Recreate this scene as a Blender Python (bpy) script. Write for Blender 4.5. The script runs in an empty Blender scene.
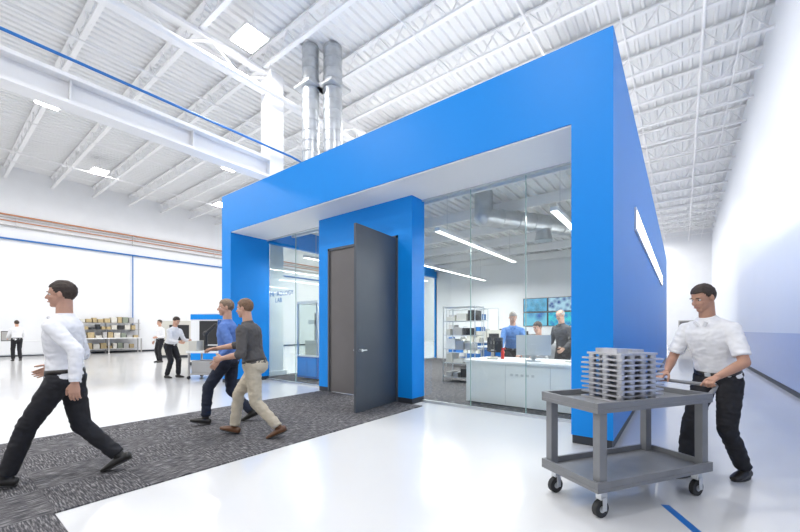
import bpy, math, random
from mathutils import Vector, Matrix, noise
random.seed(4)
V=Vector
# ------------------------------------------------------------------ materials
MATS={}
def mat(name,col,rough=0.5,metal=0.0,emit=0.0,vary=0.0,scale=8.0,bump=0.0,spec=None,coat=0.0):
    if name in MATS: return MATS[name]
    m=bpy.data.materials.new(name); m.use_nodes=True
    nt=m.node_tree; b=nt.nodes['Principled BSDF']
    c=(col[0],col[1],col[2],1)
    b.inputs['Base Color'].default_value=c
    b.inputs['Roughness'].default_value=rough
    b.inputs['Metallic'].default_value=metal
    if spec is not None: b.inputs['Specular IOR Level'].default_value=spec
    if coat: b.inputs['Coat Weight'].default_value=coat
    if emit>0:
        b.inputs['Emission Color'].default_value=c
        b.inputs['Emission Strength'].default_value=emit
    tc=nt.nodes.new('ShaderNodeTexCoord')
    nz=nt.nodes.new('ShaderNodeTexNoise'); nz.inputs['Scale'].default_value=scale
    nz.inputs['Detail'].default_value=4
    nt.links.new(tc.outputs['Object'],nz.inputs['Vector'])
    if vary>0:
        r=nt.nodes.new('ShaderNodeValToRGB')
        r.color_ramp.elements[0].position=0.3; r.color_ramp.elements[1].position=0.7
        r.color_ramp.elements[0].color=(col[0]*(1-vary),col[1]*(1-vary),col[2]*(1-vary),1)
        r.color_ramp.elements[1].color=(min(1,col[0]*(1+vary)),min(1,col[1]*(1+vary)),min(1,col[2]*(1+vary)),1)
        nt.links.new(nz.outputs['Fac'],r.inputs['Fac'])
        nt.links.new(r.outputs['Color'],b.inputs['Base Color'])
    if bump>0:
        bp=nt.nodes.new('ShaderNodeBump'); bp.inputs['Strength'].default_value=bump
        bp.inputs['Distance'].default_value=0.01
        nt.links.new(nz.outputs['Fac'],bp.inputs['Height'])
        nt.links.new(bp.outputs['Normal'],b.inputs['Normal'])
    MATS[name]=m; return m

M_white=mat('wall_white_paint',(0.82,0.83,0.85),0.45,vary=0.02,scale=1.5)
M_wallR=mat('wall_right_paint',(0.76,0.79,0.85),0.36,vary=0.01,scale=0.8)
M_wains=mat('wainscot_periwinkle',(0.38,0.46,0.68),0.3,vary=0.02)
M_ceil=mat('deck_white',(0.78,0.785,0.79),0.5)
M_steel=mat('joist_white_steel',(0.82,0.82,0.83),0.45)
M_floor=mat('epoxy_floor',(0.70,0.70,0.705),0.17,vary=0.02,scale=0.6,coat=0.25)
M_blue=mat('blue_panel',(0.002,0.255,0.78),0.42,vary=0.02,scale=0.7,spec=0.3)
M_bluedk=mat('blue_return',(0.003,0.14,0.50),0.35)
M_soffit=mat('soffit_white',(0.93,0.92,0.91),0.5)
M_base=mat('dark_base',(0.03,0.035,0.045),0.5)
M_door=mat('door_slate',(0.075,0.088,0.105),0.42,vary=0.04,scale=3)
M_doorl=mat('door_closed_taupe',(0.14,0.13,0.13),0.4,vary=0.04,scale=3)
M_alu=mat('aluminium',(0.62,0.64,0.66),0.3,metal=0.9)
M_galv=mat('galvanised_duct',(0.55,0.57,0.59),0.36,metal=0.8,vary=0.12,scale=5)
M_black=mat('black_plastic',(0.02,0.02,0.022),0.4)
M_greyp=mat('grey_cart_plastic',(0.20,0.205,0.215),0.4,vary=0.08,scale=6)
M_orange=mat('orange_pipe',(0.55,0.24,0.12),0.5)
M_greypipe=mat('grey_pipe',(0.42,0.41,0.40),0.5)
M_bluepipe=mat('blue_pipe',(0.02,0.16,0.48),0.4)
M_desk=mat('desk_white',(0.83,0.84,0.85),0.3)
M_lamp=mat('lamp_diffuser',(1,0.99,0.97),0.5,emit=18)
M_strip=mat('strip_diffuser',(1,1,1),0.5,emit=4)
M_red=mat('red_paint',(0.6,0.04,0.03),0.4)
M_yel=mat('cardboard',(0.46,0.36,0.20),0.7,vary=0.15)
M_beige=mat('machine_beige',(0.62,0.60,0.54),0.5)
M_tape=mat('blue_floor_tape',(0.01,0.15,0.5),0.3)
M_rubber=mat('rubber',(0.03,0.03,0.03),0.7)
M_green=mat('olive_bin',(0.25,0.28,0.22),0.5)
M_stack=mat('machined_steel',(0.60,0.60,0.62),0.34,metal=0.7,vary=0.15,scale=10)

def glass_mat(name,tint):
    m=bpy.data.materials.new(name); m.use_nodes=True; nt=m.node_tree
    nt.nodes.clear()
    o=nt.nodes.new('ShaderNodeOutputMaterial'); mx=nt.nodes.new('ShaderNodeMixShader')
    t=nt.nodes.new('ShaderNodeBsdfTransparent'); t.inputs['Color'].default_value=(*tint,1)
    g=nt.nodes.new('ShaderNodeBsdfGlossy'); g.inputs['Roughness'].default_value=0.02
    lw=nt.nodes.new('ShaderNodeLayerWeight'); pw=nt.nodes.new('ShaderNodeMath'); pw.operation='POWER'; pw.inputs[1].default_value=4.0
    ma=nt.nodes.new('ShaderNodeMath'); ma.operation='MULTIPLY_ADD'; ma.inputs[1].default_value=0.6; ma.inputs[2].default_value=0.035
    nt.links.new(lw.outputs['Facing'],pw.inputs[0]); nt.links.new(pw.outputs[0],ma.inputs[0])
    nt.links.new(ma.outputs[0],mx.inputs[0]); nt.links.new(t.outputs[0],mx.inputs[1])
    nt.links.new(g.outputs[0],mx.inputs[2]); nt.links.new(mx.outputs[0],o.inputs[0]); return m
M_glass=glass_mat('clear_glass',(0.96,0.985,0.975))
M_gedge=mat('glass_edge',(0.35,0.5,0.47),0.15)

def carpet_mat():
    m=bpy.data.materials.new('carpet_tile'); m.use_nodes=True; nt=m.node_tree; b=nt.nodes['Principled BSDF']
    b.inputs['Roughness'].default_value=0.95; b.inputs['Specular IOR Level'].default_value=0.1
    tc=nt.nodes.new('ShaderNodeTexCoord')
    ck=nt.nodes.new('ShaderNodeTexChecker'); ck.inputs['Scale'].default_value=1.64
    nt.links.new(tc.outputs['Object'],ck.inputs['Vector'])
    outs=[]
    for s in ((10,90,1),(90,10,1)):
        mp=nt.nodes.new('ShaderNodeMapping'); mp.inputs['Scale'].default_value=s
        nz=nt.nodes.new('ShaderNodeTexNoise'); nz.inputs['Scale'].default_value=1.0; nz.inputs['Detail'].default_value=3
        nt.links.new(tc.outputs['Object'],mp.inputs[0]); nt.links.new(mp.outputs[0],nz.inputs['Vector']); outs.append(nz)
    mx=nt.nodes.new('ShaderNodeMix'); mx.data_type='FLOAT'
    nt.links.new(ck.outputs['Fac'],mx.inputs[0])
    nt.links.new(outs[0].outputs['Fac'],mx.inputs[2]); nt.links.new(outs[1].outputs['Fac'],mx.inputs[3])
    r=nt.nodes.new('ShaderNodeValToRGB'); e=r.color_ramp.elements
    e[0].position=0.38; e[0].color=(0.05,0.05,0.055,1); e[1].position=0.70; e[1].color=(0.31,0.30,0.305,1)
    k=e.new(0.52); k.color=(0.11,0.106,0.112,1)
    nt.links.new(mx.outputs[0],r.inputs[0]); nt.links.new(r.outputs[0],b.inputs['Base Color'])
    bp=nt.nodes.new('ShaderNodeBump'); bp.inputs['Strength'].default_value=0.3
    nt.links.new(mx.outputs[0],bp.inputs['Height']); nt.links.new(bp.outputs[0],b.inputs['Normal'])
    return m
M_carpet=carpet_mat()

def screen_mat(name,c1,c2,scale):
    m=bpy.data.materials.new(name); m.use_nodes=True; nt=m.node_tree; b=nt.nodes['Principled BSDF']
    tc=nt.nodes.new('ShaderNodeTexCoord'); nz=nt.nodes.new('ShaderNodeTexVoronoi'); nz.inputs['Scale'].default_value=scale
    nt.links.new(tc.outputs['Object'],nz.inputs['Vector'])
    r=nt.nodes.new('ShaderNodeValToRGB'); r.color_ramp.elements[0].position=0.1; r.color_ramp.elements[0].color=(*c1,1)
    r.color_ramp.elements[1].position=0.7; r.color_ramp.elements[1].color=(*c2,1)
    nt.links.new(nz.outputs['Distance'],r.inputs[0]); nt.links.new(r.outputs[0],b.inputs['Emission Color'])
    b.inputs['Emission Strength'].default_value=0.8; b.inputs['Base Color'].default_value=(0.01,0.01,0.01,1)
    b.inputs['Roughness'].default_value=0.2
    return m

# ------------------------------------------------------------------ mesh builder
def frame_from(d):
    d=d.normalized(); a=V((0,0,1)) if abs(d.z)<0.9 else V((1,0,0))
    x=d.cross(a).normalized(); y=d.cross(x).normalized(); return x,y,d
class MB:
    def __init__(s,name): s.name=name; s.v=[]; s.f=[]; s.mi=[]; s.sm=[]; s.mats=[]
    def _m(s,m):
        if m is None: return 0
        if m not in s.mats: s.mats.append(m)
        return s.mats.index(m)
    def add(s,vs,fs,m=None,smooth=False):
        o=len(s.v); k=s._m(m); s.v+= [tuple(p) for p in vs]
        for f in fs: s.f.append([i+o for i in f]); s.mi.append(k); s.sm.append(smooth)
    def box(s,x0,x1,y0,y1,z0,z1,m=None):
        vs=[(x0,y0,z0),(x1,y0,z0),(x1,y1,z0),(x0,y1,z0),(x0,y0,z1),(x1,y0,z1),(x1,y1,z1),(x0,y1,z1)]
        s.add(vs,[(0,3,2,1),(4,5,6,7),(0,1,5,4),(1,2,6,5),(2,3,7,6),(3,0,4,7)],m)
    def obox(s,c,ax,ay,az,hx,hy,hz,m=None):
        vs=[c+ax*(i*hx)+ay*(j*hy)+az*(k*hz) for k in(-1,1) for j in(-1,1) for i in(-1,1)]
        s.add(vs,[(0,2,3,1),(4,5,7,6),(0,1,5,4),(1,3,7,5),(3,2,6,7),(2,0,4,6)],m)
    def beam(s,p0,p1,w,h,m=None):
        p0=V(p0);p1=V(p1); x,y,d=frame_from(p1-p0)
        s.obox((p0+p1)/2,x,y,d,w/2,h/2,(p1-p0).length/2,m)
    def cone(s,p0,p1,r0,r1,m=None,seg=14,smooth=True):
        p0=V(p0);p1=V(p1)
        if (p1-p0).length<1e-6: return
        x,y,d=frame_from(p1-p0); vs=[]
        for p,r in((p0,r0),(p1,r1)):
            for i in range(seg):
                a=2*math.pi*i/seg; vs.append(p+x*(r*math.cos(a))+y*(r*math.sin(a)))
        fs=[(i,(i+1)%seg,seg+(i+1)%seg,seg+i) for i in range(seg)]
        s.add(vs,fs,m,smooth); s.add(vs[:seg],[tuple(range(seg))[::-1]],m); s.add(vs[seg:],[tuple(range(seg))],m)
    def cyl(s,p0,p1,r,m=None,seg=14): s.cone(p0,p1,r,r,m,seg)
    def ell(s,c,r,m=None,ax=None,seg=16,rings=10):
        c=V(c)
        if ax is None: ax=(V((1,0,0)),V((0,1,0)),V((0,0,1)))
        if not hasattr(r,'__len__'): r=(r,r,r)
        vs=[c-ax[2]*r[2]]
        for j in range(1,rings):
            t=math.pi*j/rings-math.pi/2
            for i in range(seg):
                a=2*math.pi*i/seg
                vs.append(c+ax[0]*(r[0]*math.cos(t)*math.cos(a))+ax[1]*(r[1]*math.cos(t)*math.sin(a))+ax[2]*(r[2]*math.sin(t)))
        vs.append(c+ax[2]*r[2]); n=len(vs)-1; fs=[]
        for i in range(seg):
            fs.append((0,1+(i+1)%seg,1+i)); fs.append((n,n-seg+i,n-seg+(i+1)%seg))
        for j in range(rings-2):
            for i in range(seg):
                a=1+j*seg; fs.append((a+i,a+(i+1)%seg,a+seg+(i+1)%seg,a+seg+i))
        s.add(vs,fs,m,True)
    def loft(s,rings,m=None,seg=22,smooth=True):
        vs=[]
        for c,ax,ay,rx,ry in rings:
            for i in range(seg):
                a=2*math.pi*i/seg; vs.append(V(c)+ax*(rx*math.cos(a))+ay*(ry*math.sin(a)))
        fs=[]
        for j in range(len(rings)-1):
            for i in range(seg):
                fs.append((j*seg+i,j*seg+(i+1)%seg,(j+1)*seg+(i+1)%seg,(j+1)*seg+i))
        fs.append(tuple(range(seg))[::-1]); fs.append(tuple(range((len(rings)-1)*seg,len(rings)*seg)))
        s.add(vs,fs,m,smooth)
    def chain(s,pts,rad,m=None,endcap=True,startcap=True):
        for i in range(len(pts)-1): s.cone(pts[i],pts[i+1],rad[i],rad[i+1],m,16)
        for i in range(len(pts)):
            if i==0 and not startcap: continue
            if i==len(pts)-1 and not endcap: continue
            s.ell(pts[i],rad[i],m,seg=16,rings=10)
    def mesh(s):
        me=bpy.data.meshes.new(s.name); me.from_pydata(s.v,[],s.f)
        for m in s.mats: me.materials.append(m)
        me.polygons.foreach_set('material_index',s.mi); me.polygons.foreach_set('use_smooth',s.sm)
        me.update(); return me
    def obj(s,loc=(0,0,0),rz=0.0,bevel=0.0,parent=None):
        o=bpy.data.objects.new(s.name,s.mesh()); bpy.context.collection.objects.link(o)
        o.location=loc; o.rotation_euler=(0,0,rz)
        if bevel:
            b=o.modifiers.new('bevel','BEVEL'); b.width=bevel; b.segments=2; b.limit_method='ANGLE'; b.angle_limit=math.radians(50)
        if parent: o.parent=parent
        return o
def remeshed(mb,voxel,smooth=3,wr=0.0,wscale=9.0,seed=0):
    o=mb.obj(); r=o.modifiers.new('r','REMESH'); r.mode='VOXEL'; r.voxel_size=voxel
    if smooth:
        k=o.modifiers.new('s','SMOOTH'); k.factor=0.5; k.iterations=smooth
    dg=bpy.context.evaluated_depsgraph_get(); e=o.evaluated_get(dg); me=e.to_mesh()
    vs=[v.co.copy() for v in me.vertices]; ns=[v.normal.copy() for v in me.vertices]
    fs=[tuple(p.vertices) for p in me.polygons]; e.to_mesh_clear()
    old=o.data; bpy.data.objects.remove(o); bpy.data.meshes.remove(old)
    if wr:
        off=V((seed*3.7,seed*1.3,seed*2.1))
        for i,p in enumerate(vs):
            q=V((p.x*wscale,p.y*wscale,p.z*wscale*1.6))+off
            n=noise.noise(q)+0.5*noise.noise(q*2.3)
            n=1-abs(n)*2.2
            vs[i]=p+ns[i]*(wr*n)
    return vs,fs

# ------------------------------------------------------------------ humans
def ik(a,t,l1,l2,hint):
    a=V(a);t=V(t);d=t-a;L=d.length
    if L>(l1+l2)*0.995: t=a+d.normalized()*(l1+l2)*0.995; d=t-a;L=d.length
    x=(l1*l1-l2*l2+L*L)/(2*L); h=math.sqrt(max(0,l1*l1-x*x)); u=d.normalized()
    hp=V(hint); hp=hp-u*hp.dot(u); hp.normalize()
    return a+u*x+hp*h, t
HL=[(-.20,-.078),(-.045,-.072),(-.028,-.02),(.0,.0),(.022,.004),(.038,.034),(.055,.062),(.2,.068)]
def hairline(y):
    for (y0,z0),(y1,z1) in zip(HL,HL[1:]):
        if y<=y1: return z0+(z1-z0)*(y-y0)/(y1-y0)
    return HL[-1][1]
def human(name,loc,rz,feet,hands,pelvis=(0,0,0.92),lean=(0,0.05,1),look=(0,1,0),chest=None,
          shirt=(0.8,0.8,0.82),pants=(0.02,0.02,0.025),hair=(0.05,0.03,0.02),skin=(0.62,0.36,0.25),shoe=(0.02,0.018,0.016),
          sleeve='long',scale=1.0,voxel=0.010,palm=None,curl=(0.35,0.35),knee=((0,1,0),(0,1,0)),elbow=((0.3,-1,-0.2),(-0.3,-1,-0.2)),
          heel=(0,0),fdir=None,hdir=(None,None),seed=1,bald=False,build=1.0,collar=True,footpitch=(0,0)):
    sk=mat('skin_%.2f_%.2f'%(skin[0],skin[1]),skin,0.5,vary=0.06,scale=14)
    sh=mat('shirt_%.3f_%.3f_%.3f'%shirt,shirt,0.75,vary=0.05,scale=18,bump=0.15)
    pa=mat('trousers_%.3f_%.3f_%.3f'%pants,pants,0.8,vary=0.08,scale=18,bump=0.15)
    ha=mat('hair_%.2f_%.2f'%(hair[0],hair[1]),hair,0.6,vary=0.3,scale=60,bump=0.5)
    so=mat('shoe_%.2f'%shoe[0],shoe,0.35)
    belt=mat('belt_leather',(0.02,0.015,0.012),0.4)
    lip=mat('lips',(0.42,0.19,0.15),0.45); ew=mat('eye_white',(0.7,0.7,0.68),0.2); ei=mat('iris',(0.03,0.02,0.015),0.1)
    P=V(pelvis); U=V(lean).normalized(); X=V(chest[0]) if chest else V((1,0,0)); X=(X-U*X.dot(U)).normalized(); F=U.cross(X).normalized()
    b=build
    def T(s,x=0,y=0): return P+U*s+X*x+F*y
    prof=[(-.10,.085,.075,.0),(-.05,.15,.105,-.005),(.02,.165,.112,-.005),(.10,.152,.104,.0),(.19,.142,.10,.005),(.28,.156,.106,.005),(.38,.174,.115,.0),(.455,.178,.105,-.008),(.49,.160,.088,-.012),(.525,.115,.072,-.012),(.575,.064,.062,-.008)]
    def torso(mb,a,c,g):
        mb.loft([(T(s,0,y),X,F,rx*b+g,ry*b+g) for s,rx,ry,y in prof if a<=s<=c])
    shL=T(.455,-.178*b); shR=T(.455,.178*b)
    hipR=P+X*.09; hipL=P-X*.09
    arms=[]
    for i,(S,t) in enumerate(((shR,hands[0]),(shL,hands[1]))):
        e,w=ik(S,t,.295,.255,elbow[i]); arms.append((S,e,w))
    legs=[]
    for i,(H,t) in enumerate(((hipR,feet[0]),(hipL,feet[1]))):
        t=V(t); k,a=ik(H,V((t.x,t.y,t.z+.085)),.44,.42,knee[i]); legs.append((H,k,a))
    out=MB(name)
    body=MB('b'); torso(body,-.2,.50,-.012)
    neckb=T(.50,0,-.014); hup=(U*0.55+V((0,0,.45))).normalized()
    lk=V(look); lk.normalize()
    HF=lk; HX=HF.cross(V((0,0,1))).normalized(); HU=HX.cross(HF).normalized()
    HC=T(.595,0,.005)+hup*.145
    body.chain([neckb,HC-HU*.05-HF*.02],[.058,.056])
    for S,e,w in arms: body.chain([S-U*.01,S.lerp(e,.5),e,e.lerp(w,.35),w],[.044,.045,.040,.040,.026])
    for H,k,a in legs: body.chain([H,k,k.lerp(a,.35),a],[.078,.055,.055,.038])
    vs,fs=remeshed(body,voxel,3); out.add(vs,fs,sk,True)
    # shirt
    s=MB('s'); torso(s,-.06,.53,.014); s.loft([(T(.50,0,-.010),X,F,.13,.085),(T(.562,0,-.008),X,F,.071,.069)])
    for S,e,w in arms:
        s.ell(S,.062*b); s.chain([T(.50,0,-.012),S+U*.004],[.060,.056])
        if sleeve=='long': s.chain([S,e,e.lerp(w,.93)],[.062*b,.051,.040],endcap=False)
        elif sleeve=='rolled': s.chain([S,e,e.lerp(w,.25)],[.062*b,.052,.051],endcap=False)
        else: s.chain([S,S.lerp(e,.80)],[.062*b,.063*b],endcap=False)
    vs,fs=remeshed(s,voxel,3,0.005,10,seed); out.add(vs,fs,sh,True)
    if collar:
        c=T(.548,0,-.006)
        cb=MB('c'); cb.loft([(c-U*.02,X,F,.084,.082),(c+U*.024-F*.004,X,F,.070,.068)]); vs,fs=remeshed(cb,.006,1); out.add(vs,fs,sh,True)
        for sgn in(-1,1):
            out.obox(T(.528,.035*sgn,.084),(X*.8+U*.5*sgn*-1).normalized(),F,(U*.8+X*.5*sgn).normalized(),.012,.006,.026,sh)
    # trousers
    t=MB('t'); torso(t,-.12,.03,.018); t.loft([(T(.0),X,F,.165*b+.016,.112*b+.016),(T(.075),X,F,.156*b+.014,.107*b+.014)])
    for H,k,a in legs:
        e=a.lerp(k,.03); t.chain([H,k,e],[.098,.070,.058],endcap=False)
    vs,fs=remeshed(t,voxel,2,0.007,8,seed+5); out.add(vs,fs,pa,True)
    out.loft([(T(.055),X,F,.157*b+.022,.108*b+.022),(T(.088),X,F,.153*b+.022,.106*b+.022)],belt)
    out.obox(T(.072,0,.108*b+.024),X,F,U,.022,.004,.017,M_alu)
    # shoes
    for i,(H,k,a) in enumerate(legs):
        fd=V(fdir[i]) if fdir else V((0.08*(1 if i==0 else -1),1,0)); fd.normalize()
        pit=footpitch[i]; fd3=(fd*math.cos(pit)+V((0,0,-math.sin(pit)))).normalized(); sx=fd3.cross(V((0,0,1))).normalized(); fu=sx.cross(fd3).normalized()
        g=MB('g'); A=a-fu*.045
        g.loft([(A-fd3*.085,sx,fu,.022,.022),(A-fd3*.07,sx,fu,.036,.040),(A,sx,fu,.042,.045),(A+fd3*.08-fu*.006,sx,fu,.047,.036),(A+fd3*.14-fu*.014,sx,fu,.044,.026),(A+fd3*.185-fu*.018,sx,fu,.026,.017)])
        g.ell(a,(.043,.048,.045),None,(sx,fd3,fu))
        vs,fs=remeshed(g,.007,2); out.add(vs,fs,so,True)
        out.loft([(A-fd3*(-.05)-fu*.040,fd3,sx,.135,.046),(A-fd3*(-.05)-fu*.028,fd3,sx,.137,.047)],M_rubber)
    # head
    def H(x,y,z): return HC+HX*x+HF*y+HU*z
    ax=(HX,HF,HU)
    h=MB('h')
    h.ell(H(0,-.012,.028),(.074,.095,.086),None,ax); h.ell(H(0,.018,-.040),(.058,.074,.072),None,ax)
    h.ell(H(0,.058,-.092),(.028,.026,.020),None,ax); h.ell(H(0,.070,.020),(.048,.016,.012),None,ax)
    h.ell(H(.036,.058,-.028),(.022,.02,.018),None,ax); h.ell(H(-.036,.058,-.028),(.022,.02,.018),None,ax)
    h.cone(H(0,.078,.012),H(0,.104,-.028),.008,.012); h.ell(H(0,.102,-.029),(.015,.013,.010),None,ax)
    h.chain([H(0,-.02,-.04),T(.545,0,-.010)],[.056,.058])
    for sg in(-1,1): h.ell(H(.076*sg,-.012,-.008),(.010,.019,.031),None,ax)
    vs,fs=remeshed(h,.0055,2); out.add(vs,fs,sk,True)
    for sg in(-1,1):
        out.ell(H(.030*sg,.067,.000),(.014,.011,.007),ew,ax,10,8); out.ell(H(.030*sg,.0755,0),(.006,.004,.006),ei,ax,8,6)
        out.ell(H(.031*sg,.081,.021),(.019,.006,.0045),ha,ax,10,6)
    out.ell(H(0,.0905,-.062),(.024,.006,.006),lip,ax,12,8)
    # hair
    hv=[];hf=[];seg=56;rg=44
    for j in range(rg+1):
        tt=math.pi*j/rg
        for i in range(seg):
            a=2*math.pi*i/seg; hv.append((.0795*math.sin(tt)*math.cos(a),-.014+.102*math.sin(tt)*math.sin(a),.030+.097*math.cos(tt)))
    def keep(p):
        x,y,z=p
        if bald and z>.07 and y>-.05: return False
        return z>hairline(y)+.004*noise.noise(V(p)*90)
    for j in range(rg):
        for i in range(seg):
            q=[j*seg+i,j*seg+(i+1)%seg,(j+1)*seg+(i+1)%seg,(j+1)*seg+i]
            if all(keep(hv[k]) for k in q): hf.append(q[::-1])
    hw=[]
    for p in hv:
        k=1+.05*noise.noise(V((p[0]*60,p[1]*25,p[2]*45))+V((seed,0,0))); hw.append(H(p[0]*k,p[1]*k,p[2]*k))
    inner=[H(p[0]*.86,p[1]*.86,p[2]*.86) for p in hv]
    n=len(hw); edges={}
    for f in hf:
        for a_,b_ in zip(f,f[1:]+f[:1]): edges[(a_,b_)]=1
    side=[(b_,a_,a_+n,b_+n) for (a_,b_) in edges if (b_,a_) not in edges]
    out.add(hw+inner,hf+[[k+n for k in f][::-1] for f in hf]+side,ha,True)
    # hands
    for i,(S,e,w) in enumerate(arms):
        D=V(hdir[i]).normalized() if hdir[i] else (w-e).normalized()
        N=V(palm[i]) if palm else V((-1 if i==0 else 1,0,0)); N=(N-D*N.dot(D)).normalized()
        Sd=D.cross(N) if i==0 else N.cross(D); Sd.normalize()
        g=MB('hand')
        g.loft([(w-D*.02,Sd,N,.025,.020),(w+D*.015,Sd,N,.031,.017),(w+D*.055,Sd,N,.041,.015),(w+D*.09,Sd,N,.040,.012)],seg=16)
        cu=curl[i]
        for q,(o,L) in enumerate(((.030,.072),(.0105,.080),(-.010,.075),(-.030,.060))):
            p=w+D*.080+Sd*o; pts=[p]; ang=cu*.6
            for sg_,fr in enumerate((.42,.32,.26)):
                dd=D*math.cos(ang)+N*math.sin(ang)+Sd*(o*1.2); p=p+dd.normalized()*(L*fr*1.05); pts.append(p); ang+=cu*1.1
            g.chain(pts,[.0095,.0088,.008,.007])
        p=w+D*.025+Sd*.026; d1=(D*.65+Sd*.65+N*.35).normalized(); d2=(D*.85+Sd*.25+N*(.35+cu*.3)).normalized()
        g.chain([p,p+d1*.042,p+d1*.042+d2*.032,p+d1*.042+d2*.056],[.014,.0105,.0095,.008])
        vs,fs=remeshed(g,.0042,1); out.add(vs,fs,sk,True)
        if sleeve=='long': out.cone(e.lerp(w,.90),e.lerp(w,.985),.040,.037,sh,16)
    o=out.obj(loc,rz); o.scale=(scale,)*3
    return o
def head_rz(hx,hy): return math.atan2(-hx,hy)

# ------------------------------------------------------------------ shell
XL,XR,YB,YF,ZC=-27.0,1.84,-12.0,39.0,9.65
b=MB('floor'); b.box(XL,XR,YB,YF,-.1,0,M_floor); b.obj()
b=MB('wall_left'); b.box(XL-.2,XL,YB,YF,0,ZC+.3,M_white); b.obj()
b=MB('wall_right'); b.box(XR,XR+.2,YB,YF,0,ZC+.3,M_wallR); b.box(XR-.008,XR,YB,YF,.1,1.28,M_wains); b.obj()
b=MB('wall_far'); b.box(XL,XR,YF,YF+.2,0,ZC+.3,M_white); b.obj()
b=MB('baseboard_right'); b.box(XR-.02,XR-.008,YB,YF,0,.10,M_base); b.obj()
b=MB('baseboard_left'); b.box(XL,XL+.02,YB,YF,0,.10,M_base); b.obj()
vs=[];prof=[];x=XL
while x<XR:
    prof+= [(x,ZC),(x+.13,ZC),(x+.16,ZC-.055),(x+.22,ZC-.055)]; x+=.25
prof.append((XR+.1,ZC))
for y in(YB,YF):
    for px,pz in prof: vs.append((px,y,pz))
n=len(prof); b=MB('ceiling'); b.add(vs,[(i,i+1,n+i+1,n+i) for i in range(n-1)],M_ceil)
b.box(XL,XR+.2,YB,YF,ZC+.01,ZC+.12,M_ceil); b.obj()
b=MB('roof_joists')
y=YB+.6; row=0
while y<YF:
    zt,zb=ZC-.08,ZC-.68
    b.box(XL,XR,y-.06,y+.06,zt-.05,zt,M_steel); b.box(XL,XR,y-.06,y+.06,zb,zb+.055,M_steel)
    x=XL; up=False
    while x<XR-.3:
        x2=x+.45
        b.cone((x,y,zb if not up else zt-.03),(x2,y,zt-.03 if not up else zb),.016,.016,M_steel,5)
        up=not up; x=x2
    y+=1.75
b.obj()
b=MB('roof_girders')
for gx in(-9.75,):
    b.box(gx-.1,gx+.1,YB,YF,ZC-.8,ZC-.72,M_steel); b.box(gx-.1,gx+.1,YB,YF,ZC-1.35,ZC-1.27,M_steel)
    y=YB; up=False
    while y<YF-.9:
        b.cone((gx,y,ZC-1.3 if not up else ZC-.76),(gx,y+.875,ZC-.76 if not up else ZC-1.3),.03,.03,M_steel,6); up=not up; y+=.875
for gx in(-24,-19,-14.5,-5.5,-1.2,1.2):
    b.cyl((gx,YB,ZC-.70),(gx,YF,ZC-.70),.018,M_steel,6)
for gx in(-22.2,-12.3,-3.0,.4): b.cyl((gx,YB,ZC-.85),(gx,YF,ZC-.85),.035,M_steel,8)
b.obj()
b=MB('structural_column')
b.box(-9.98,-9.52,6.2,6.66,0,ZC-.7,M_steel); b.box(-10.05,-9.45,6.13,6.73,0,.15,M_steel); b.obj(bevel=.01)
b=MB('runway_beam')
b.box(-10.0,-9.5,YB,6.2,6.28,6.36,M_steel); b.box(-9.79,-9.71,YB,6.2,5.86,6.3,M_steel); b.box(-9.95,-9.55,YB,6.2,5.80,5.87,M_steel)
for k in range(8): b.box(-9.93,-9.57,YB+k*2.3,YB+k*2.3+.03,5.86,6.3,M_steel)
b.obj()
b=MB('blue_air_pipe'); b.cyl((-9.45,YB,6.62),(-9.45,6.9,6.62),.03,M_bluepipe,10)
b.chain([V((-9.45,6.9,6.62)),V((-9.3,7.6,6.45)),V((-8.8,8.0,6.4)),V((-5.0,8.0,6.4))],[.03]*4,M_bluepipe)
b.obj()
b=MB('sprinkler_main_pipe'); b.cyl((-9.35,YB,8.15),(-9.35,14,8.15),.07,M_steel,12)
y=YB+.6
while y<14: b.cyl((-9.35,y,8.15),(-9.35,y,ZC-.06),.012,M_steel,6); y+=3.5
b.obj()
b=MB('wall_pipes')
for z,r,m in((7.15,.04,M_orange),(7.0,.025,M_greypipe),(6.85,.028,M_orange),(6.60,.035,M_greypipe),(5.95,.045,M_bluepipe)):
    b.cyl((XL+.12,YB,z),(XL+.12,YF,z),r,m,10)
for yy in(2.0,8.0,14.0): b.cyl((XL+.10,yy,1.6),(XL+.10,yy,5.95),.03,M_bluepipe if yy!=2 else M_greypipe,10); b.box(XL,XL+.12,yy-.12,yy+.12,1.3,1.7,M_greypipe)
y=YB
while y<YF: b.box(XL,XL+.12,y,y+.03,6.55,7.2,M_white); y+=5.0
b.obj()
b=MB('spiral_duct')
for dx,dy,r in((-8.62,6.95,.24),(-8.12,7.35,.27)):
    b.cyl((dx,dy,4.79),(dx,dy,ZC-.06),r,M_galv,24)
    z=5.0
    while z<ZC-.1: b.cyl((dx,dy,z),(dx,dy,z+.025),r+.014,M_galv,24); z+=.30
    b.box(dx-r-.1,dx+r+.1,dy-r-.1,dy+r+.1,8.35,8.42,M_galv)
b.obj()
for gx in(-22.0,-16.6,-8.9,-2.5):
    for gy in(-7,-1,5.2,11,17,24,31,37):
        yy=gy+(3.6 if gx==-16.6 else 0)
        if yy>38: continue
        b=MB('high_bay_light'); b.box(-.42,.42,-.32,.32,.03,.10,M_steel); b.box(-.38,.38,-.28,.28,.0,.03,M_lamp)
        b.cyl((0.2,0,.1),(0.2,0,.7),.01,M_steel,6); b.cyl((-.2,0,.1),(-.2,0,.7),.01,M_steel,6); b.obj((gx,yy,8.85))
        ld=bpy.data.lights.new('high_bay_lamp','AREA'); ld.shape='RECTANGLE'; ld.size=.76; ld.size_y=.56; ld.energy=195; ld.color=(1,.985,.96)
        lo=bpy.data.objects.new('high_bay_lamp',ld); bpy.context.collection.objects.link(lo); lo.location=(gx,yy,8.83)

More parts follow.
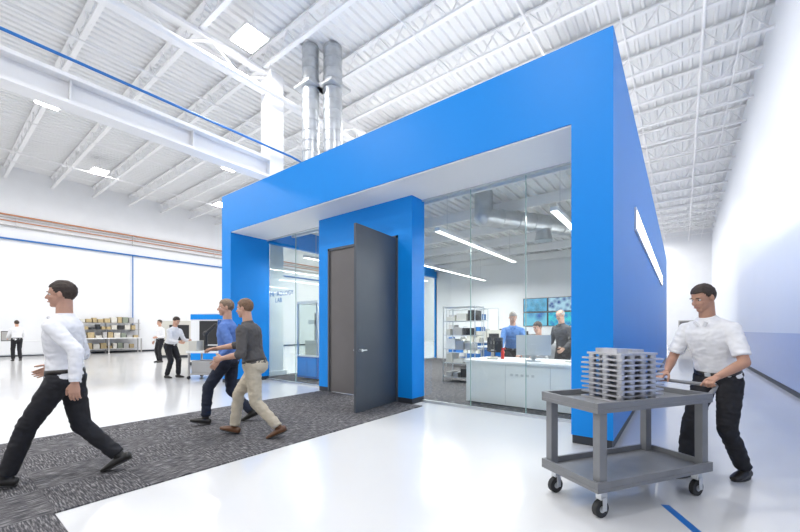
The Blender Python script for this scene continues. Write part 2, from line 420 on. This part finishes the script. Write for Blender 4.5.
# ------------------------------------------------------------------ blue enclosure
BX0,BX1,BY0,BY1,BZ=-9.44,-.62,4.75,22.0,4.78
GY=5.78; SZ=3.82; RY=15.0
enc=bpy.data.objects.new('office_enclosure',None); bpy.context.collection.objects.link(enc)
def part(name): return MB(name)
b=part('header'); b.box(BX0,BX1,BY0,GY+.06,SZ,BZ,M_blue); b.obj(parent=enc)
b=part('soffit'); b.box(BX0+.44,BX1-.44,BY0+.02,GY+.04,SZ-.02,SZ-.001,M_soffit); b.obj(parent=enc)
b=part('pillar_right'); b.box(BX1-.44,BX1,BY0,GY+.06,.1,SZ,M_blue); b.box(BX1-.43,BX1-.01,BY0+.01,GY+.05,0,.1,M_base); b.obj(parent=enc)
b=part('pillar_left'); b.box(BX0,BX0+.44,BY0,GY+.06,.1,SZ,M_blue); b.box(BX0+.01,BX0+.43,BY0+.01,GY+.05,0,.1,M_base); b.obj(parent=enc)
b=part('side_wall'); b.box(BX1-.14,BX1,GY+.06,BY1,.1,BZ,M_blue); b.box(BX1-.13,BX1-.01,GY,BY1,0,.1,M_base)
b.box(BX1-.16,BX1-.14,GY+.06,RY,0,4.4,M_white); b.obj(parent=enc)
b=part('rear_wall'); b.box(BX0,BX1,BY1-.14,BY1,0,BZ,M_blue); b.obj(parent=enc)
b=part('partition'); b.box(BX0+.1,BX1-.16,RY,RY+.14,0,4.42,M_white); b.obj(parent=enc)
b=part('side_wall_left'); b.box(BX0,BX0+.14,RY,BY1,0,BZ,M_blue); b.box(BX0,BX0+.14,GY+.06,RY,SZ,BZ,M_blue); b.obj(parent=enc)
b=part('roof_slab'); b.box(BX0+.01,BX1-.01,GY+.06,BY1-.02,4.42,BZ-.03,M_ceil)
x=BX0+.2
while x<BX1-.2: b.box(x,x+.06,GY+.1,RY,4.36,4.42,M_ceil); x+=.2
y=GY+1
while y<RY: b.box(BX0+.15,BX1-.16,y,y+.08,4.12,4.36,M_steel); y+=1.6
b.obj(parent=enc)
PX0,PX1,PY=-6.46,-3.90,5.44; DX0,DX1,DXM=-6.16,-4.22,-5.37; DZ=3.12
b=part('door_portal')
b.box(PX0,DX0,PY,GY+.06,0.1,SZ-.02,M_blue); b.box(DX1,PX1,PY,GY+.06,0.1,SZ-.02,M_blue); b.box(DX0,DX1,PY,GY+.06,DZ,SZ-.02,M_blue)
b.box(PX0,DX0,PY+.01,GY+.05,0,.1,M_base); b.box(DX1,PX1,PY+.01,GY+.05,0,.1,M_base)
b.box(DX0,DX0+.05,PY-.01,PY+.15,0,DZ,M_door); b.box(DX1-.05,DX1,PY-.01,PY+.15,0,DZ,M_door); b.box(DX0,DX1,PY-.01,PY+.15,DZ-.05,DZ,M_door)
b.obj(parent=enc)
def lever(b,x,y,s):
    b.cyl((x,y,1.02),(x,y-.07*s,1.02),.025,M_alu); b.cyl((x,y-.06*s,1.02),(x+.12,y-.06*s,1.02),.011,M_alu); b.box(x-.028,x+.028,y-.008,y+.008,.95,1.12,M_alu)
b=MB('door_1'); b.box(DX0+.05,DXM,PY+.02,PY+.07,.015,DZ-.05,M_doorl); b.obj(bevel=.004)
b=MB('door_2'); L=1.16
b.box(0,L,-.025,.025,.018,DZ-.05,M_door)
lever(b,L-.2,-.03,1); b.cyl((L-.08,.03,1.02),(L-.08,.09,1.02),.025,M_alu); b.cyl((L-.08,.085,1.02),(L-.2,.085,1.02),.011,M_alu)
for z in(.3,1.1,2.0,2.8): b.cyl((0,-.03,z),(0,-.03,z+.12),.012,M_alu)
b.obj((DX1-.055,PY-.03,0),math.radians(-85),bevel=.003)
def glaz(name,x0,x1,y,seams):
    b=MB(name); b.box(x0,x1,y-.006,y+.006,.04,SZ-.02,M_glass)
    for s in seams: b.box(s-.006,s+.006,y-.008,y+.008,.04,SZ-.02,M_gedge)
    b.box(x0,x1,y-.025,y+.025,0,.04,M_alu); b.box(x0,x1,y-.02,y+.02,SZ-.045,SZ-.02,M_alu); b.obj()
glaz('window_1',PX1,BX1-.44,GY,(-2.9,-1.95)); glaz('window_2',BX0+.44,PX0,GY,(-7.75,))
b=MB('window_3'); b.box(BX0+.06,BX0+.072,GY+.06,RY,.04,SZ,M_glass)
for y in(8.0,10.3,12.6): b.box(BX0+.05,BX0+.08,y,y+.02,.04,SZ,M_gedge)
b.box(BX0+.04,BX0+.09,GY+.06,RY,0,.04,M_alu); b.obj()
b=MB('emissive_wall_strip'); b.box(BX1,BX1+.03,7.0,16.5,2.95,3.33,M_steel); b.box(BX1+.03,BX1+.035,7.05,16.45,3.0,3.28,M_strip); b.obj()  # bright stripe on the blue side wall, modelled as a raised emissive strip
cu=bpy.data.curves.new('sign_lettering','FONT'); cu.body='METROLOGY\n     LAB'; cu.size=.17; cu.extrude=.002
so=bpy.data.objects.new('sign_lettering',cu); bpy.context.collection.objects.link(so); so.location=(-8.85,GY-.012,2.25); so.rotation_euler=(math.pi/2,0,0); cu.materials.append(M_bluepipe)

def slab(name,poly,z0,z1,m):
    b=MB(name); n=len(poly)
    b.add([(x,y,z0) for x,y in poly]+[(x,y,z1) for x,y in poly],[tuple(range(n))[::-1],tuple(range(n,2*n))]+[(i,(i+1)%n,(i+1)%n+n,i+n) for i in range(n)],m); return b.obj()
slab('carpet_runner',[(-6.35,-6),(-2.9,-6),(-2.9,.6),(-3.66,.6),(-3.66,PY-.02),(-6.35,PY-.02)],0,.012,M_carpet)
b=MB('office_carpet'); b.box(BX0+.1,BX1-.16,GY+.07,RY,0,.012,M_carpet); b.obj()
b=MB('floor_tape'); 
p=V((-.11,3.50,.002)); q=V((.45,2.47,.002)); d=(q-p).normalized(); s_=V((-d.y,d.x,0))*.03
b.add([p-s_,q-s_,q+s_,p+s_],[(0,1,2,3)],M_tape); b.obj()

# ------------------------------------------------------------------ interior
b=MB('reception_desk')
b.box(-3.2,-.95,6.2,6.24,.04,.76,M_desk); b.box(-3.24,-.9,6.16,7.3,.76,.80,M_desk); b.box(-3.2,-3.16,6.24,7.2,.04,.76,M_desk); b.box(-.99,-.95,6.24,7.2,.04,.76,M_desk)
for x in(-2.45,-1.7): b.box(x,x+.008,6.195,6.2,.06,.74,M_alu)
b.box(-3.18,-.97,6.26,7.2,.012,.04,M_base)
for k in range(5): b.box(-2.36+k*.09,-2.31+k*.09,6.192,6.2,.56,.60,M_alu)
b.obj(bevel=.004)
b=MB('desktop_monitor')
b.box(-.29,.29,-.012,.02,.10,.46,M_alu); b.box(-.28,.28,.02,.023,.11,.45,M_black); b.box(-.05,.05,-.03,-.012,.04,.3,M_alu); b.box(-.12,.12,-.1,.1,0,.012,M_alu); b.box(-.03,.03,-.03,0,0,.12,M_alu); b.obj((-2.1,6.62,.80),math.radians(18),bevel=.004)
b=MB('desktop_monitor')
b.box(-.24,.24,-.012,.02,.10,.40,M_black); b.box(-.12,.12,-.09,.09,0,.012,M_black); b.box(-.03,.03,-.03,0,0,.12,M_black); b.obj((-3.05,7.15,.80),math.radians(-30),bevel=.004)
b=MB('microscope'); b.box(-.1,.1,-.13,.13,0,.03,M_beige); b.box(-.03,.03,.06,.11,.03,.34,M_beige); b.cyl((0,-.02,.18),(0,-.02,.36),.03,M_black); b.cyl((0,0,.34),(0,-.14,.42),.022,M_black); b.box(-.07,.07,-.07,.06,.13,.15,M_black); b.box(-.03,.03,-.04,.1,.28,.34,M_beige); b.obj((-2.9,6.7,.80),.4,bevel=.004)
b=MB('microscope'); b.box(-.1,.1,-.13,.13,0,.03,M_beige); b.box(-.03,.03,.06,.11,.03,.34,M_beige); b.cyl((0,-.02,.18),(0,-.02,.36),.03,M_black); b.cyl((0,0,.34),(0,-.14,.42),.022,M_black); b.box(-.03,.03,-.04,.1,.28,.34,M_beige); b.obj((-1.45,6.8,.80),-.6,bevel=.004)
b=MB('red_spray_bottle'); b.cyl((0,0,0),(0,0,.14),.032,M_red); b.cone((0,0,.14),(0,0,.18),.032,.012,M_red); b.box(-.015,.05,-.012,.012,.18,.21,M_red); b.obj((-2.72,6.75,.80))
b=MB('desk_telephone'); b.box(-.09,.09,-.1,.1,0,.05,M_black); b.box(-.08,-.03,-.1,.1,.05,.08,M_black); b.box(0,.07,-.08,.02,.05,.056,M_beige); b.obj((-1.15,6.6,.80),.3)
b=MB('work_stool'); b.cyl((0,0,.48),(0,0,.535),.19,M_black,20); b.cyl((0,0,.1),(0,0,.48),.025,M_alu)
for k in range(5):
    a=k*2*math.pi/5; b.beam((0,0,.1),(.24*math.cos(a),.24*math.sin(a),.07),.03,.02,M_alu); b.ell((.24*math.cos(a),.24*math.sin(a),.042),.03,M_black)
b.obj((-2.36,7.95,.012))
b=MB('video_wall')
scr=[screen_mat('screen_a',(.01,.12,.55),(.2,.7,.95),3),screen_mat('screen_b',(.02,.25,.7),(.05,.8,.9),5),screen_mat('screen_c',(.03,.2,.3),(.1,.5,.85),4),screen_mat('screen_d',(.0,.05,.35),(.5,.8,1),6)]
k=0
for j in range(2):
    for i in range(2):
        x0=-5.15+i*.97; z0=1.50+j*.57
        b.box(x0,x0+.95,RY-.06,RY,z0,z0+.55,M_black); b.box(x0+.02,x0+.93,RY-.065,RY-.06,z0+.02,z0+.53,scr[k]); k+=1
b.obj()
b=MB('whiteboard'); b.box(-8.6,-6.2,RY-.03,RY,1.1,2.3,M_alu); b.box(-8.56,-6.24,RY-.035,RY-.03,1.14,2.26,M_desk); b.obj()
def rack(name,loc,w,d,h,n,m,fill,rz=0):
    b=MB(name)
    for x in(0,w):
        for y in(0,d): b.cyl((x,y,0),(x,y,h),.014,m,8)
    for k in range(n):
        z=.12+k*(h-.16)/(n-1); b.box(0,w,0,d,z,z+.02,m)
        x=.06
        while x<w-.2 and k<n-1:
            ww=random.uniform(.12,.28); hh=random.uniform(.1,.26)
            if x+ww<w: b.box(x,x+ww,.05,d-.06,z+.02,z+.02+hh,random.choice(fill))
            x+=ww+random.uniform(.02,.08)
    b.obj(loc,rz)
rack('wire_shelf_rack',(-4.95,8.3,.012),.9,.5,1.95,6,M_alu,[M_beige,M_black,M_desk,M_greypipe,M_alu,M_beige])
rack('wire_shelf_rack',(-6.9,11.8,.012),1.4,.5,2.1,6,M_alu,[M_beige,M_desk,M_bluepipe,M_greypipe])
b=MB('lab_workbench'); b.box(-7.4,-3.4,13.9,14.7,.86,.90,M_desk)
for x in(-7.3,-5.4,-3.5):
    for y in(14.0,14.6): b.box(x-.03,x+.03,y-.03,y+.03,.012,.86,M_alu)
b.box(-7.2,-6.2,14.0,14.6,.1,.8,M_bluepipe); b.box(-6.9,-6.4,14.1,14.5,.90,1.4,M_beige); b.box(-5.9,-5.4,14.3,14.36,1.0,1.4,M_black); b.box(-5.68,-5.62,14.3,14.4,.9,1.0,M_black); b.box(-4.9,-4.5,14.1,14.5,.9,1.2,M_greypipe); b.obj()
b=MB('lab_workbench'); b.box(-1.6,-.8,9.2,13.5,.86,.90,M_desk)
for y in(9.3,11,13.4):
    for x in(-1.5,-.85): b.box(x-.03,x+.03,y-.03,y+.03,.012,.86,M_alu)
b.box(-1.4,-1.35,9.4,9.9,1.0,1.4,M_black); b.box(-1.4,-1.3,9.62,9.68,.9,1.0,M_black); b.box(-1.4,-1.0,10.4,10.9,.9,1.35,M_beige); b.obj()
b=MB('instrument_bench'); b.box(-4.6,-3.0,9.6,10.3,.86,.90,M_desk); b.box(-4.55,-3.7,9.65,10.25,.1,.8,M_bluedk)
for x in(-4.5,-3.1):
    for y in(9.65,10.25): b.box(x-.025,x+.025,y-.025,y+.025,.012,.86,M_alu)
b.box(-4.4,-4.0,9.8,10.2,.90,1.35,M_beige); b.box(-4.35,-4.05,9.79,9.80,1.0,1.25,M_black); b.box(-3.8,-3.3,9.95,9.99,1.0,1.32,M_black); b.box(-3.58,-3.52,9.96,10.05,.90,1.02,M_black); b.obj(bevel=.004)
b=MB('supply_duct')
b.cyl((-3.5,7.6,3.85),(-1.6,10.4,3.85),.2,M_galv,20)
for k in range(9):
    p=V((-3.5,7.6,3.85)).lerp(V((-1.6,10.4,3.85)),k/8); q=p+V((1.9,2.8,0)).normalized()*.03; b.cyl(p,q,.213,M_galv,20)
b.cyl((-3.5,7.6,3.85),(-3.5,7.6,4.4),.2,M_galv,20); b.ell((-3.5,7.6,3.85),.205,M_galv); b.cone((-2.6,8.93,3.78),(-2.6,8.93,3.45),.14,.2,M_galv,18); b.obj()
for x,y0,y1 in((-3.9,6.3,10.6),(-6.3,8.5,13.8),(-1.7,6.4,12.5),(-8.2,6.4,12.5)):
    b=MB('linear_pendant_light'); b.box(-.06,.06,y0,y1,3.33,3.40,M_steel); b.box(-.05,.05,y0+.02,y1-.02,3.322,3.33,M_strip)
    for yy in(y0+.4,y1-.4): b.cyl((0,yy,3.4),(0,yy,4.4),.006,M_alu,6)
    b.obj((x,0,0))
    ld=bpy.data.lights.new('pendant_lamp','AREA'); ld.shape='RECTANGLE'; ld.size=.12; ld.size_y=y1-y0; ld.energy=165
    lo=bpy.data.objects.new('pendant_lamp',ld); bpy.context.collection.objects.link(lo); lo.location=(x,(y0+y1)/2,3.31)
b=MB('equipment_cabinet'); w,d=.85,.7
b.box(0,w,0,d,.05,.62,M_bluedk); b.box(.03,w/2-.01,-.012,0,.1,.58,M_blue); b.box(w/2+.01,w-.03,-.012,0,.1,.58,M_blue); b.box(-.02,w+.02,-.02,d+.02,.62,.66,M_desk)
for x in(0,w-.04):
    for y in(0,d-.04): b.box(x,x+.04,y,y+.04,.66,2.05,M_alu)
b.box(0,w,0,d,2.05,2.12,M_desk); b.box(.04,w-.04,.01,.016,.66,2.05,M_glass); b.box(.01,.016,.04,d-.04,.66,2.05,M_glass); b.box(.15,.7,.15,.5,.66,1.05,M_beige); b.box(.36,.44,.3,.38,1.05,1.8,M_greypipe); b.box(.1,.75,.3,.38,1.5,1.62,M_desk)
b.obj((-8.45,6.35,.012))
b=MB('blue_drawer_cabinet'); b.box(0,.6,0,.6,.05,.8,M_bluedk)
for k in range(4): b.box(.02,.58,-.015,0,.08+k*.18,.24+k*.18,M_blue)
b.box(-.01,.61,-.01,.61,.8,.83,M_desk); b.obj((-7.45,7.2,.012))

# ------------------------------------------------------------------ workshop items
b=MB('parts_workbench')
b.box(-26.8,-26.0,4.9,8.3,.85,.90,M_desk)
for yy in(5.0,6.6,8.2):
    for x in(-26.7,-26.1): b.box(x-.03,x+.03,yy-.03,yy+.03,0,.85,M_greypipe)
b.box(-26.7,-26.1,5.1,8.1,.25,.28,M_greypipe); 
for yy in(4.95,6.6,8.25): b.box(-26.75,-26.7,yy-.03,yy+.03,.9,2.0,M_greypipe)
for z in(1.35,1.75): b.box(-26.8,-26.4,4.95,8.25,z,z+.03,M_greypipe)
for z in(.28,.90,1.38,1.78):
    yy=5.1
    while yy<7.9:
        ww=random.uniform(.15,.3); hh=random.uniform(.12,.34); b.box(-26.7,-26.35+random.uniform(0,.1),yy,yy+ww,z,z+hh,random.choice([M_yel,M_beige,M_yel,M_beige,M_black,M_green,M_greypipe])); yy+=ww+.06
b.obj()
def table(name,loc,w,d,h,m,items,rz=0):
    b=MB(name); b.box(0,w,0,d,h-.04,h,m)
    for x in(.05,w-.05):
        for y in(.05,d-.05): b.box(x-.025,x+.025,y-.025,y+.025,0,h-.04,M_greypipe)
    b.box(.05,w-.05,.05,d-.05,.2,.22,M_alu)
    x=.15
    for (ww,hh,mm) in items:
        b.box(x,x+ww,.15,d-.2,h,h+hh,mm); b.box(x+.02,x+ww-.02,.13,.15,h+.03,h+hh-.03,M_greypipe); x+=ww+.15
    b.obj(loc,rz)
table('assembly_table',(-24.6,-1.2,0),2.2,.8,.85,M_desk,[(.3,.25,M_beige),(.4,.15,M_black),(.25,.3,M_desk)],math.radians(80))
table('assembly_table',(-24.2,1.6,0),2.2,.8,.85,M_desk,[(.3,.12,M_beige),(.5,.45,M_black)],math.radians(80))
table('assembly_table',(-24.8,9.6,0),2.4,.8,.85,M_desk,[(.4,.35,M_beige),(.3,.2,M_yel),(.5,.5,M_greypipe)],math.radians(85))
table('assembly_table',(-21.5,10.5,0),2.4,.8,.85,M_desk,[(.5,.5,M_black),(.3,.2,M_red)],math.radians(85))
b=MB('inspection_station')
b.box(-.45,.45,-.35,.35,.72,.78,M_desk); b.box(-.42,.42,-.32,.32,.12,.16,M_greypipe)
for x in(-.4,.4):
    for y in(-.3,.3): b.box(x-.02,x+.02,y-.02,y+.02,.08,.72,M_greypipe); b.ell((x,y,.05),.05,M_black)
b.cyl((-.1,0,.78),(-.1,0,1.2),.05,M_black); b.ell((-.1,0,1.25),.075,M_black); b.chain([V((-.1,0,1.25)),V((.15,.05,1.5)),V((.38,0,1.15)),V((.36,0,.98))],[.045,.04,.035,.016],M_black)
b.box(-.4,-.18,-.3,.2,.78,1.05,M_beige); b.box(.05,.38,-.3,-.1,.78,.92,M_black); b.box(-.35,.3,-.25,.25,.16,.5,M_greypipe); b.obj((-10.55,4.95,0),.6)
b=MB('machining_center')
b.box(-.9,.9,-.7,.7,.1,2.0,M_desk); b.box(-.92,.92,-.72,.72,0,.12,M_base); b.box(-.55,.35,-.71,-.70,.8,1.7,M_black); b.box(-.9,.9,-.715,-.70,1.75,1.95,M_blue); b.box(.5,.8,-.78,-.7,.9,1.6,M_bluedk); b.box(-.9,.9,-.715,-.7,.2,.6,M_blue); b.obj((-14.6,7.4,0),.6,bevel=.01)
b=MB('machining_center')
b.box(-.9,.9,-.7,.7,.1,1.8,M_beige); b.box(-.92,.92,-.72,.72,0,.12,M_base); b.box(-.55,.35,-.71,-.70,.8,1.6,M_black); b.box(.5,.8,-.78,-.7,.9,1.6,M_desk); b.box(-.6,.2,-.3,.4,1.8,2.2,M_desk); b.obj((-20.0,8.3,0),.8,bevel=.01)
b=MB('tool_cabinet'); b.box(-.25,.25,-.3,.3,.05,1.7,M_greypipe); b.box(-.23,-.01,-.32,-.3,.08,1.67,M_bluedk); b.box(.01,.23,-.32,-.3,.08,1.67,M_bluedk); b.box(-.03,-.02,-.34,-.32,.9,1.1,M_alu); b.box(-.27,.27,-.32,.32,0,.05,M_base); b.obj((-12.0,6.3,0),.6)
b=MB('door_3'); b.box(-.3,.75,YF-.06,YF,0,2.15,M_greypipe); b.box(-.22,.67,YF-.08,YF-.06,0,2.07,M_doorl); b.box(.55,.6,YF-.13,YF-.08,1,1.05,M_alu); b.obj()

# ------------------------------------------------------------------ service cart
CA=math.radians(57.5)
cx,cy=-.374,3.558
b=MB('service_cart'); L,W=.62,.28
def tray(z):
    b.box(-L,L,-W,W,z,z+.03,M_greyp)
    for y0,y1 in((-W,-W+.025),(W-.025,W)): b.box(-L,L,y0,y1,z+.03,z+.075,M_greyp)
    for x0,x1 in((-L,-L+.025),(L-.025,L)): b.box(x0,x1,-W+.025,W-.025,z+.03,z+.075,M_greyp)
tray(.20); tray(.76)
for x in(-L+.07,L-.07):
    for y in(-W+.045,W-.045): b.box(x-.035,x+.035,y-.03,y+.03,.22,.77,M_greyp)
for x in(-L+.1,L-.1):
    for y in(-W+.06,W-.06):
        b.box(x-.03,x+.03,y-.025,y+.025,.13,.20,M_alu)
        for s2 in(-.03,.03): b.box(x-.02,x+.02,y+s2-.003,y+s2+.003,.05,.15,M_alu)
        b.cyl((x-.01,y-.018,.062),(x-.01,y+.018,.062),.062,M_rubber,20); b.cyl((x-.01,y-.022,.062),(x-.01,y+.022,.062),.025,M_alu,12)
for y in(-W+.03,W-.03): b.chain([V((L-.02,y,.80)),V((L+.07,y,.86)),V((L+.09,y,.885))],[.016,.016,.016],M_greyp)
b.chain([V((L+.09,-W+.03,.885)),V((L+.09,W-.03,.885))],[.016,.016],M_greyp)
b.obj((cx,cy,0),CA,bevel=.006)
b=MB('machined_parts_stack')
z=0
for k in range(9):
    w=.235-.006*(k%3); b.box(-w,w,-.19+.004*(k%2),.19,z,z+.014,M_stack)
    for x in(-.17,-.06,.06,.17):
        for y in(-.13,.0,.13): b.cyl((x,y,z+.014),(x,y,z+.040),.028,M_stack,12)
    z+=.040
b.box(-.2,.2,-.16,.16,z,z+.016,M_stack); b.box(-.17,-.05,-.1,.1,z+.016,z+.05,M_stack); b.box(.02,.15,-.08,.1,z+.016,z+.04,M_stack)
b.obj((cx-.05*math.cos(CA),cy-.05*math.sin(CA),.792),CA)

# ------------------------------------------------------------------ people
BLK=(0.012,0.012,0.016)
human('man_pushing_cart',(.25,4.50,0),math.radians(147.5),
  feet=[(.10,.28,.0),(-.12,-.16,.0)],hands=[(.20,.36,.925),(-.20,.36,.925)],pelvis=(0,-.02,.885),lean=(0,.32,1),look=(.25,1,-.34),
  palm=[(0,-.3,-1),(0,-.3,-1)],hdir=[(0,.9,-.25),(0,.9,-.25)],curl=(1.0,1.0),shirt=(.82,.82,.84),pants=BLK,sleeve='short',hair=(.03,.017,.012),skin=(.46,.25,.17),
  elbow=((.7,-1,-.1),(-.7,-1,-.1)),voxel=.009,seed=2,scale=1.03)
human('walking_man',(-4.40,.80,0.012),head_rz(-.55,-.83),
  feet=[(.09,-.36,.06),(-.09,.36,0.02)],hands=[(.30,.22,.96),(-.28,-.18,.88)],pelvis=(0,0,.885),lean=(0,.04,1),look=(-.1,1,-.05),
  shirt=(.82,.82,.85),pants=BLK,sleeve='long',hair=(.025,.018,.015),skin=(.50,.28,.20),footpitch=(.45,-.2),voxel=.009,seed=3,scale=1.02)
human('walking_man',(-4.28,2.58,0.012),head_rz(-.79,-.61),
  feet=[(.09,.30,.02),(-.09,-.32,.05)],hands=[(.16,.56,1.10),(-.24,.30,1.00)],pelvis=(0,0,.885),lean=(0,.20,1),look=(.1,1,-.1),
  palm=[(-.4,0,-1),(1,0,0)],shirt=(.075,.07,.07),pants=(.50,.44,.34),shoe=(.12,.05,.02),sleeve='rolled',hair=(.16,.09,.05),skin=(.55,.32,.23),footpitch=(-.2,.4),voxel=.009,seed=4,build=1.1,scale=1.0)
human('walking_man',(-5.20,2.72,0.012),head_rz(-.7,-.7),
  feet=[(.09,-.28,.05),(-.09,.28,.02)],hands=[(.28,.10,.90),(-.28,.05,.90)],pelvis=(0,0,.89),lean=(0,.06,1),look=(-.3,1,-.05),
  shirt=(.10,.20,.52),pants=(.015,.02,.04),sleeve='long',hair=(.22,.15,.10),skin=(.55,.32,.23),footpitch=(.4,-.2),voxel=.010,seed=5,scale=1.02)
human('standing_man',(-17.4,6.15,0),head_rz(.3,-1),feet=[(.11,0,0),(-.11,.05,0)],hands=[(.26,.08,.88),(-.20,.28,1.05)],shirt=(.8,.8,.82),pants=BLK,voxel=.014,seed=6)
human('standing_man',(-11.5,4.35,0),head_rz(.9,.35),feet=[(.11,-.05,0),(-.11,.12,0)],hands=[(.18,.46,1.02),(-.18,.44,1.05)],pelvis=(0,-.05,.90),lean=(0,.34,1),look=(0,1,-.5),shirt=(.8,.8,.82),pants=BLK,voxel=.012,seed=7)
human('standing_man',(-23.2,2.6,0),head_rz(-.9,-.1),feet=[(.11,0,0),(-.11,.05,0)],hands=[(.22,.35,1.0),(-.22,.35,1.0)],shirt=(.8,.8,.82),pants=BLK,voxel=.014,seed=8)
human('standing_man',(-2.88,7.72,.012),head_rz(.35,-.94),feet=[(.11,-.1,0),(-.11,.0,0)],hands=[(.24,.48,.83),(-.26,.46,.83)],pelvis=(0,-.12,.90),lean=(0,.36,1),look=(-.3,1,-.45),palm=[(0,0,-1),(0,0,-1)],hdir=[(0,1,-.1),(0,1,-.1)],curl=(.1,.1),
  shirt=(.10,.24,.55),pants=BLK,hair=(.30,.27,.24),skin=(.60,.35,.26),voxel=.010,seed=9)
human('seated_man',(-2.36,7.90,.012),head_rz(-.25,-.97),feet=[(.13,.30,.0),(-.13,.28,.0)],hands=[(.18,.46,.83),(-.18,.46,.83)],pelvis=(0,0,.66),lean=(0,.16,1),look=(.2,1,-.35),palm=[(0,0,-1),(0,0,-1)],hdir=[(-.2,1,-.1),(.2,1,-.1)],curl=(.3,.3),
  elbow=((1,-.3,-.8),(-1,-.3,-.8)),shirt=(.8,.8,.82),pants=BLK,hair=(.04,.025,.02),skin=(.6,.35,.25),voxel=.010,seed=10)
human('standing_man',(-2.06,8.45,.012),head_rz(-.45,-.9),feet=[(.11,0,0),(-.11,.0,0)],hands=[(.24,.25,.95),(-.24,.25,.95)],pelvis=(0,-.05,.92),lean=(0,.18,1),look=(.1,1,-.4),
  shirt=(.06,.06,.07),pants=BLK,hair=(.40,.38,.36),skin=(.6,.36,.27),voxel=.011,seed=11,bald=True)

# ------------------------------------------------------------------ world, camera
w=bpy.data.worlds.new('World'); bpy.context.scene.world=w; w.use_nodes=True
w.node_tree.nodes['Background'].inputs[0].default_value=(.95,.97,1,1); w.node_tree.nodes['Background'].inputs[1].default_value=.9
cd=bpy.data.cameras.new('camera'); co=bpy.data.objects.new('camera',cd); bpy.context.collection.objects.link(co)
co.location=(0,0,1.35); co.rotation_euler=(math.pi/2,0,math.radians(37.5)); cd.sensor_width=36; cd.lens=368.6/800*36; cd.shift_y=.08; cd.clip_start=.05
bpy.context.scene.camera=co
sc=bpy.context.scene; sc.view_settings.view_transform='Standard'; sc.view_settings.look='None'; sc.view_settings.exposure=0.0
